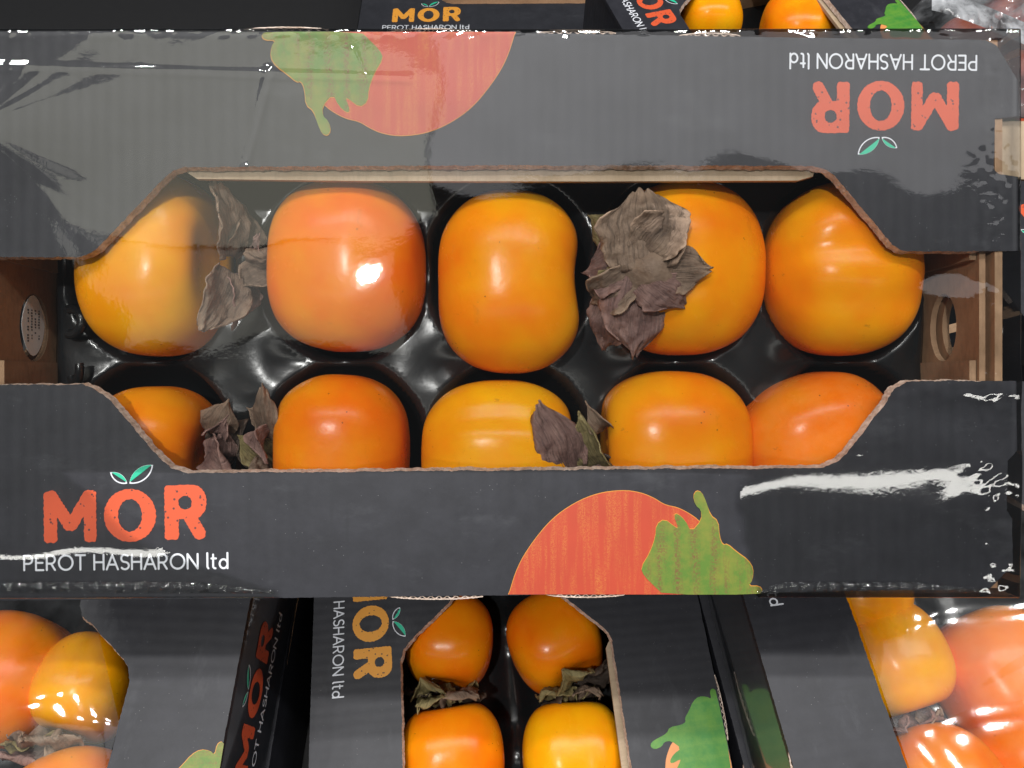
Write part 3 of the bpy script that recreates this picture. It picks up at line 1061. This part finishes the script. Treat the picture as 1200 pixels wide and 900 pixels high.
# moulded tray
ROWS_V, COLS_U = (318, 530), (182, 405, 597, 792, 985)
CUPS = [cpt(u, v, -0.06) for v in ROWS_V for u in COLS_U]
def tray_mesh():
    nx, ny = 190, 110
    x0, x1 = cpt(66, 0, -0.058).x, cpt(1082, 0, -0.058).x
    off = Vector(((588 - 600) * P, (450 - 368.5) * P, 0))
    y0, y1 = Y0 + off.y + 0.006, Y1 + off.y - 0.006
    v = []
    for i in range(nx):
        for j in range(ny):
            x = x0 + (x1 - x0) * i / (nx - 1)
            y = y0 + (y1 - y0) * j / (ny - 1)
            z = -0.054
            dep = 0
            for c in CUPS:
                q = ((x - c.x) / 0.051) ** 2 + ((y - c.y) / 0.056) ** 2
                if q < 1.0:
                    dep = max(dep, 1 - q)
            z -= 0.038 * (1 - (1 - min(1, dep * 1.25)) ** 2.0) if dep else 0
            z += 0.0016 * mnoise.noise(Vector((x * 40, y * 40, 2))) - 0.006 * gauss(y - (CUPS[0].y + CUPS[5].y) / 2, 0.012) * (0.5 + 0.5 * math.cos((x - CUPS[0].x) * 2 * math.pi / 0.1))
            ex = min(x - x0, x1 - x, y - y0, y1 - y)
            if ex < 0.004:
                z -= 0.004 - ex
            v.append((x, y, z))
    return mesh('tray_sheet', v, grid_faces(nx, ny), PLASTIC, smooth=True)
tray = thing('moulded_tray', 'glossy black moulded plastic tray under the ten persimmons of the tilted carton', 'tray', C2W)
sh = obj('tray_sheet', tray_mesh(), tray)
m = sh.modifiers.new('thickness', 'SOLIDIFY'); m.thickness = 0.0008
def loop_tab(cu, cv, zc, ru, rv, rad, n=18, m=8, a0=-110, a1=110):
    v, f = [], []
    c = cpt(cu, cv, zc)
    for i in range(n):
        a = math.radians(a0 + (a1 - a0) * i / (n - 1))
        ctr = c + Vector((ru * math.cos(a), rv * math.sin(a), 0.004 * math.cos(a)))
        tn = Vector((-ru * math.sin(a), rv * math.cos(a), 0)).normalized()
        nn = Vector((0, 0, 1)); bb = tn.cross(nn)
        for j in range(m):
            b = 2 * math.pi * j / m
            v.append(ctr + nn * rad * math.sin(b) + bb * rad * math.cos(b))
    for i in range(n - 1):
        for j in range(m):
            f.append((i * m + j, i * m + (j + 1) % m, (i + 1) * m + (j + 1) % m, (i + 1) * m + j))
    return mesh('tray_tab', v, f, PLASTIC, smooth=True)
obj('tray_tab', loop_tab(84, 377, -0.048, 0.0085, 0.0075, 0.0030), tray)
obj('tray_tab', loop_tab(88, 432, -0.050, 0.0050, 0.0085, 0.0026, a0=-150, a1=20), tray)

# the ten persimmons
def S(bu, bv, bz, tu, tv, tz, wpx, mat, facing=(0, 0, 1), **kw):
    return dict(base=cpt(bu, bv, bz), tip=cpt(tu, tv, tz), width=wpx * 0.00048, mat=mat, facing=facing, **kw)
CZ = 0.0415
G10 = 'persimmons in the tilted carton'
M, a, b = cfruit((100, 200, 270, 422), 0, up=10)
persimmon('yellow-orange persimmon at the label end of the tilted carton, beside the hand hole, back row', M, (a, b, CZ), SKIN_Y, 1, group=G10, frame=C2W, dimple=0.25, grooves=((1.2, 0.05, 0.35),), sepals=[
    S(270, 300, -0.034, 252, 212, -0.016, 60, SEP_G, (1.0, 0.1, 0.55), cup=0.25, bulge=0.003, point=0.2),
    S(270, 318, -0.034, 240, 392, -0.016, 60, SEP_G, (0.9, -0.2, 0.8), cup=0.25, bulge=0.004, point=0.2),
    S(270, 320, -0.040, 276, 385, -0.042, 50, SEP_P, (1.0, 0, 0.4), cup=0.3),
    S(270, 300, -0.040, 282, 240, -0.040, 46, SEP_G, (1.0, 0, 0.4), cup=0.3)])
M, a, b = cfruit((312, 210, 503, 418), 180, up=-6)
persimmon('smooth deep-orange persimmon under the brightest glare, back row', M, (a, b, CZ), SKIN_O, 2, group=G10, frame=C2W, dimple=0.25, sepals=[
    S(322, 312, -0.040, 291, 290, -0.030, 48, SEP_G, (-0.5, 0, 1), cup=-0.3, bulge=0.004),
    S(322, 318, -0.042, 286, 345, -0.036, 46, SEP_G, (-0.4, 0, 1), cup=0.3, bulge=0.004),
    S(322, 312, -0.046, 300, 275, -0.040, 40, SEP_P, (-0.8, 0, 0.6))])
M, a, b = cfruit((507, 222, 690, 443), 0, zc=-0.046)
persimmon('tall orange persimmon with a dented side, touching the big open calyx, back row', M, (a, b, CZ), SKIN_M, 3, group=G10, saddle=0.10, dimple=0.1, taper=0.0, lobes=0.02)
M, a, b = cfruit((702, 212, 896, 420), 180, zc=-0.0490, up=22)
persimmon('persimmon with its big grey-brown open calyx facing up, back row', M, (a, b, CZ), SKIN_M, 4, group=G10, frame=C2W, dimple=0.12, lobes=0.02, sepals=[
    S(756, 316, -0.0035, 750, 222, -0.0075, 100, SEP_G, (-0.15, 0, 1), cup=0.10, bulge=0.003, point=0.1),
    S(764, 312, -0.0040, 834, 316, -0.0025, 62, SEP_G, (0.1, 0.1, 1), cup=-0.12, bulge=0.002, point=0.3),
    S(752, 325, -0.010, 738, 418, -0.022, 86, SEP_P, (0.1, -0.35, 1), cup=-0.22, bulge=0.006, point=0.35),
    S(745, 312, -0.012, 684, 318, -0.026, 70, SEP_P, (-0.35, 0.1, 1), cup=0.15, bulge=0.004),
    S(732, 345, -0.022, 700, 405, -0.040, 56, SEP_P, (-0.4, 0, 1), cup=0.3),
    S(735, 285, -0.018, 692, 252, -0.030, 44, SEP_O, (-0.3, 0.2, 1), cup=-0.3),
    S(738, 330, -0.0160, 705, 345, -0.028, 46, SEP_O, (-0.3, 0, 1), cup=0.3),
    S(748, 300, -0.0060, 792, 250, -0.0045, 60, SEP_G, (0.3, 0.3, 1), cup=0.35, point=0.1),
    S(758, 328, -0.0050, 792, 368, -0.0075, 58, SEP_P, (0.2, -0.3, 1), cup=-0.2, point=0.2),
    S(742, 320, -0.0090, 700, 362, -0.026, 54, SEP_G, (-0.2, -0.2, 1), cup=0.4)],
    stem=((cpt(765, 314, -0.0030), (-0.15, 0, 1)), 0.0062, SEP_G))
M, a, b = cfruit((894, 213, 1073, 421), 180)
persimmon('creased golden persimmon with a dark speck, beside the bare kraft end wall, back row', M, (a, b, CZ), SKIN_M, 5, group=G10, grooves=((1.75, 0.075, 0.16), (1.1, 0.05, 0.22)), lobes=0.02)
M, a, b = cfruit((112, 447, 258, 630), 0, zc=-0.049)
persimmon('small orange persimmon tucked in the window corner above the lettering, front row', M, (a, b, CZ), SKIN_O, 6, group=G10, frame=C2W, dimple=0.2, saddle=0.10, sepals=[
    S(250, 512, -0.040, 270, 468, -0.026, 44, SEP_G, (0.3, 0.2, 1), cup=-0.3),
    S(252, 520, -0.040, 280, 552, -0.024, 46, SEP_P, (0.2, -0.3, 1), cup=0.35, curl=0.2),
    S(250, 505, -0.036, 262, 484, -0.026, 26, SEP_P, (0.5, 0, 1), cup=0.5),
    S(252, 530, -0.046, 296, 498, -0.042, 44, SEP_D, (0.3, 0.2, 1), cup=0.3),
    S(256, 545, -0.040, 268, 500, -0.032, 40, SEP_P, (0.5, 0.2, 1), cup=-0.3)])
M, a, b = cfruit((318, 433, 484, 625), 180, zc=-0.048)
persimmon('bright orange persimmon with a rolled brown sepal along its side, front row', M, (a, b, CZ), SKIN_O, 7, group=G10, frame=C2W, dimple=0.2, sepals=[
    S(322, 520, -0.036, 310, 452, -0.018, 40, SEP_G, (-0.4, 0.1, 1), cup=-0.35),
    S(322, 545, -0.040, 285, 505, -0.038, 40, SEP_O, (-0.2, 0.5, 1), cup=0.4),
    S(324, 500, -0.034, 312, 545, -0.020, 28, SEP_P, (-0.8, 0, 1), cup=0.8),
    S(322, 560, -0.034, 285, 560, -0.022, 60, SEP_G, (-0.1, 0.6, 1), cup=-0.3),
    S(320, 535, -0.044, 272, 530, -0.040, 46, SEP_D, (-0.2, 0.3, 1), cup=0.3),
    S(322, 490, -0.040, 290, 478, -0.034, 36, SEP_G, (-0.3, 0.1, 1), cup=-0.3)])
M, a, b = cfruit((482, 440, 690, 632), 0, zc=-0.0500)
persimmon('yellow persimmon with a broad purple-brown sepal on its shoulder, front row', M, (a * 0.94, b, CZ), SKIN_Y, 8, group=G10, frame=C2W, dimple=0.2, grooves=((1.0, 0.06, 0.16),), sepals=[
    S(668, 552, -0.024, 640, 468, -0.0135, 62, SEP_P, (0.35, 0.1, 1), cup=-0.18, bulge=0.005, point=0.1),
    S(676, 552, -0.038, 672, 500, -0.030, 34, SEP_D, (0.8, 0, 0.8), cup=0.3)])
M, a, b = cfruit((690, 430, 882, 628), 180, zc=-0.0485)
persimmon('large orange persimmon with a curled olive sepal hanging at its side, front row', M, (a, b, CZ), SKIN_M, 9, group=G10, frame=C2W, dimple=0.25, grooves=((1.3, 0.035, 0.2),), sepals=[
    S(712, 552, -0.034, 688, 478, -0.016, 46, SEP_O, (-0.7, 0.3, 1), cup=0.45, curl=0.15),
    S(706, 555, -0.040, 678, 520, -0.034, 40, SEP_D, (-0.4, 0.4, 1), cup=0.3),
    S(712, 500, -0.028, 690, 470, -0.018, 24, SEP_G, (-0.5, 0.2, 1), cup=0.6),
    S(710, 570, -0.036, 672, 548, -0.034, 44, SEP_P, (-0.3, 0.5, 1), cup=0.3)])
M, a, b = cfruit((866, 433, 1052, 620), 200, zc=-0.049)
persimmon('reddish-orange persimmon under the puffed film by the window corner, front row', M, (a, b, CZ), SKIN_R, 10, group=G10, grooves=((1.9, 0.03, 0.2),))

# ================================================================== CARTONS AROUND IT
def level(z, x, y, rot):
    return Matrix.Translation((x, y, z)) @ Matrix.Rotation(math.radians(rot), 4, 'Z')
def place(local_px, photo_px, z, rot):
    """carton matrix so that the carton point local_px (pixels of the print) appears at photo_px"""
    w = wpt(*photo_px, z)
    l = Matrix.Rotation(math.radians(rot), 3, 'Z') @ Vector((*L(*local_px), 0))
    return level(z, w.x - l.x, w.y - l.y, rot)

GC = 'persimmon cartons'
mid = place((215, 553), (470, 772), LOW, -85)
make_carton('unwrapped carton with amber lettering standing between two film-wrapped cartons', mid, AMBER, AMBER, 'peach', group=GC)

left_m = place((965, 548), (152, 797), RAISED, 88)
film_left = window_film('film_wrap', 3, 0.005, FILM2)
left_carton = make_carton('film-wrapped carton under the label corner, red lettering up its side wall', left_m, RED, RED, 'red', film=film_left, glossy_walls=True, group=GC)
# lettering on its right-hand side wall
front_wall = [c for c in left_carton.children if c.name.startswith('front_wall')][0]
Wm = Matrix.Translation((0.168, Y0 - 0.0002, -0.052)) @ Matrix.Rotation(math.radians(90), 4, 'X') @ Matrix.Diagonal((1.12, 0.95, 1, 1)) @ Matrix.Translation((-L(147, 0)[0], -L(0, 620)[1], 0))
for kind, nm, me in print_meshes():
    obj(nm, me, front_wall, Wm)
for nm, rim, body in fruit_meshes('red'):
    obj(nm, body, front_wall, Matrix.Translation((-0.035, Y0 - 0.0002, -0.012)) @ Matrix.Rotation(math.radians(90), 4, 'X') @ Matrix.Translation((-0.01, -L(0, 590)[1], 0)))

right_m = place((330, 553), (1010, 750), RAISED, -82.5)
film_right = window_film('film_wrap', 11, 0.007, FILM3)
make_carton('film-wrapped carton with veiled fruit, beside the peach-and-green printed flap', right_m, RED, RED, 'red', film=film_right, glossy_walls=True, group=GC)

for mm, lab_ in ((left_m, 'dark carton at the bottom of the stack with red lettering up its side'), (right_m, 'dark carton at the bottom of the stack with veiled fruit')):
    base = mm.copy()
    base.translation.z = LOW
    make_carton(lab_, base, prints=(), group=GC)

back_m = place((147, 602), (500, 17), LOW, 0)
film_back = film_mesh('film_wrap', puffed_film(21, 0.002), 60, 40, FILM)
make_carton('far carton with upright amber lettering beside the dark gap', back_m, AMBER, AMBER, 'peach', film=film_back, group=GC)
back2_m = place((215, 553), (797, 16), RAISED, -74)
make_carton('far carton with orange lettering turned sideways, two persimmons in its window', back2_m, RED, RED, 'peach', group=GC)
side_m = place((147, 658), (1148, 376), LOW, 0)
film_side = film_mesh('film_wrap', puffed_film(31, 0.003), 60, 40, FILM)
make_carton('carton glimpsed through the hand hole and notch of the tilted carton, red lettering', side_m, RED, RED, 'red', film=film_side, group=GC)

# trays inside them
def low_tray():
    nx, ny = 120, 66
    x0, x1, y0, y1 = X0 + 0.016, X1 - 0.016, Y0 + 0.007, Y1 - 0.007
    v = []
    for i in range(nx):
        for j in range(ny):
            x = x0 + (x1 - x0) * i / (nx - 1); y = y0 + (y1 - y0) * j / (ny - 1)
            z = -0.083 + 0.010 * max(0, math.cos(2 * math.pi * x / 0.1)) ** 2 + 0.008 * gauss(y, 0.012) + 0.001 * mnoise.noise(Vector((x * 40, y * 40, 3)))
            v.append((x, y, z))
    return mesh('tray_sheet', v, grid_faces(nx, ny), PLASTIC, smooth=True)
LT = low_tray()
for mm, lb in ((mid, 'black moulded tray in the unwrapped carton with amber lettering'), (left_m, 'black moulded tray in the carton with red side lettering'),
               (right_m, 'black moulded tray in the carton of veiled fruit'), (back2_m, 'black moulded tray in the far carton with sideways lettering')):
    tag(obj('moulded_tray', LT, None, mm), lb, 'tray')

# loose fruit inside them
def wfruit(label, px, z, size, rot, mat, seed, up=0, group=None, sepals=(), **kw):
    p = wpt(*px, z)
    M = Matrix.Translation(p) @ Matrix.Rotation(math.radians(rot), 4, 'Z') @ Matrix.Rotation(-math.radians(up), 4, 'Y')
    out = []
    for (ang, l, w, sm, cup, lift) in sepals:            # calyx lobes radiating round the axis end
        e = Vector((size[0] * 0.90, 0, 0))
        a = math.radians(ang)
        rad = Vector((0, math.cos(a), math.sin(a)))
        out.append(dict(base=M @ (e + rad * 0.004), tip=M @ (e + rad * l + Vector((lift, 0, 0))), width=w, mat=sm, facing=M.to_3x3() @ Vector((1, 0, 0)), cup=cup))
    return persimmon(label, M, size, mat, seed, sepals=out, group=group, **kw)
GM, GL, GR = 'persimmons in the unwrapped carton', 'persimmons in the carton with red side lettering', 'persimmons in the carton of veiled fruit'
Zf = LOW - 0.046
cal_d = [(20, 0.034, 0.034, SEP_D, 0.2, 0.004), (110, 0.034, 0.036, SEP_O, 0.2, 0.004), (200, 0.034, 0.034, SEP_D, 0.2, 0.004), (290, 0.034, 0.034, SEP_D, 0.2, 0.004)]
cal_o = [(45, 0.032, 0.034, SEP_O, -0.1, 0.003), (135, 0.032, 0.034, SEP_G, -0.1, 0.003), (225, 0.032, 0.034, SEP_O, 0.2, 0.003), (315, 0.032, 0.034, SEP_O, 0.2, 0.003)]
wfruit('orange persimmon by the amber letters, its calyx meeting a pale one', (527, 752), Zf, (0.039, 0.036, 0.042), -95, SKIN_O, 21, up=5, group=GM, sepals=cal_d, dimple=0.2)
wfruit('orange persimmon with a large dark-brown calyx hiding its end', (650, 752), Zf, (0.040, 0.038, 0.042), -62, SKIN_O, 22, up=18, group=GM, sepals=cal_d, dimple=0.2)
wfruit('orange persimmon with a pale scalloped calyx, by the edge of the unwrapped window', (530, 884), Zf, (0.040, 0.041, 0.043), 98, SKIN_O, 23, up=10, group=GM, sepals=cal_o, dimple=0.2)
wfruit('yellow persimmon with brown streaks below the dark-brown calyx', (672, 884), Zf, (0.042, 0.040, 0.043), 92, SKIN_Y, 24, up=4, group=GM, sepals=cal_o, dimple=0.2, grooves=((1.7, 0.06, 0.25),))
Zr = RAISED - 0.045
wfruit('large orange persimmon under shiny film, beside a small yellow one', (8, 795), Zr, (0.042, 0.044, 0.042), 70, SKIN_O, 25, group=GL)
wfruit('small yellow persimmon with a dark speck and a drooping brown calyx', (105, 806), Zr - 0.004, (0.034, 0.030, 0.041), -100, SKIN_Y, 26, up=10, group=GL, sepals=[(20, 0.036, 0.038, SEP_G, 0.2, 0.012), (90, 0.040, 0.044, SEP_G, -0.2, 0.014), (160, 0.036, 0.038, SEP_O, 0.2, 0.012), (120, 0.034, 0.036, SEP_P, 0.2, 0.022)], dimple=0.15)
wfruit('orange persimmon below the drooping brown calyx', (85, 950), Zr, (0.036, 0.036, 0.042), 20, SKIN_O, 27, group=GL)
wfruit('yellow persimmon half out of the veiled window, with a cut brown calyx', (1042, 772), Zr - 0.003, (0.039, 0.034, 0.042), -75, SKIN_Y, 28, group=GR, sepals=[(110, 0.022, 0.026, SEP_P, 0.1, 0.004), (60, 0.022, 0.026, SEP_G, 0.1, 0.004)], dimple=0.15)
wfruit('big orange persimmon under the milky film', (1172, 792), Zr, (0.043, 0.044, 0.042), 20, SKIN_R, 29, group=GR)
wfruit('orange persimmon at the flap edge of the veiled window, with a small red sepal', (1100, 925), Zr, (0.037, 0.038, 0.042), 120, SKIN_O, 30, group=GR, sepals=[(90, 0.018, 0.022, SEP_P, 0.2, 0.004)])
wfruit('orange persimmon under the milky film, next to the one with a red sepal', (1212, 905), Zr, (0.040, 0.040, 0.042), 10, SKIN_R, 31, group=GR)
wfruit('yellow persimmon tucked behind the half-out one in the veiled window', (1000, 690), Zr, (0.034, 0.036, 0.042), 10, SKIN_Y, 34, group=GR)
GB = 'persimmons in the far sideways carton'
wfruit('yellow persimmon in the far carton, next to the sideways letters', (830, 28), RAISED - 0.046, (0.036, 0.034, 0.040), 0, SKIN_Y, 32, group=GB)
wfruit('orange persimmon in the far carton, next to the green leaf print', (937, 34), RAISED - 0.046, (0.044, 0.042, 0.040), 0, SKIN_M, 33, group=GB)

# clear bag of dull red fruit at the far right
GF = 'dull red fruits in the clear bag'
for k, (u, v, s) in enumerate(((1128, 62, 0.043), (1185, 105, 0.044), (1180, 30, 0.042))):
    p = wpt(u, v, 0.044)
    o = obj('plum', body_mesh('plum', s, s, s, PLUM, 50 + k, e=1.0, lobes=0.0), None, Matrix.Translation(p))
    tag(o, ('dull red fruit in the clear bag, facing the dark gap', 'dull red fruit in the clear bag, facing the notched carton corner', 'dull red fruit at the far side of the clear bag')[k], 'fruit', GF)
def bag_mesh():
    c = wpt(1165, 62, 0.05)
    v = []
    nu, nv = 70, 50
    for i in range(nu):
        for j in range(nv):
            th = 2 * math.pi * i / (nu - 1)
            ph = math.pi / 2 * j / (nv - 1)
            r = 1 + 0.10 * mnoise.noise(Vector((math.cos(th) * 2, math.sin(th) * 2, ph * 3))) + 0.05 * abs(mnoise.noise(Vector((math.cos(th) * 6, math.sin(th) * 6, ph * 5))))
            v.append((c.x + 0.125 * r * math.cos(th) * math.cos(ph), c.y + 0.13 * r * math.sin(th) * math.cos(ph), 0.002 + 0.125 * r * math.sin(ph)))
    return mesh('plastic_bag', v, grid_faces(nu, nv), BAGF, smooth=True)
bag = obj('plastic_bag', bag_mesh())
def seal_mesh():
    v = []
    nu, nv = 60, 8
    for i in range(nu):
        for j in range(nv):
            s_, t_ = i / (nu - 1), j / (nv - 1)
            p = wpt(1092 + 130 * s_, -14 + 50 * s_ ** 1.2 + 26 * t_, 0.13 + 0.006 * math.sin(9 * s_) + 0.008 * mnoise.noise(Vector((s_ * 9, t_ * 2, 1))) + 0.003 * mnoise.noise(Vector((s_ * 30, t_ * 3, 2))))
            v.append(p)
    return mesh('seal_strip', v, grid_faces(nu, nv), SEAL, smooth=True)
obj('seal_strip', seal_mesh(), bag)
tag(bag, 'crumpled clear plastic bag of dull red fruit beyond the notched carton corner', 'bag')
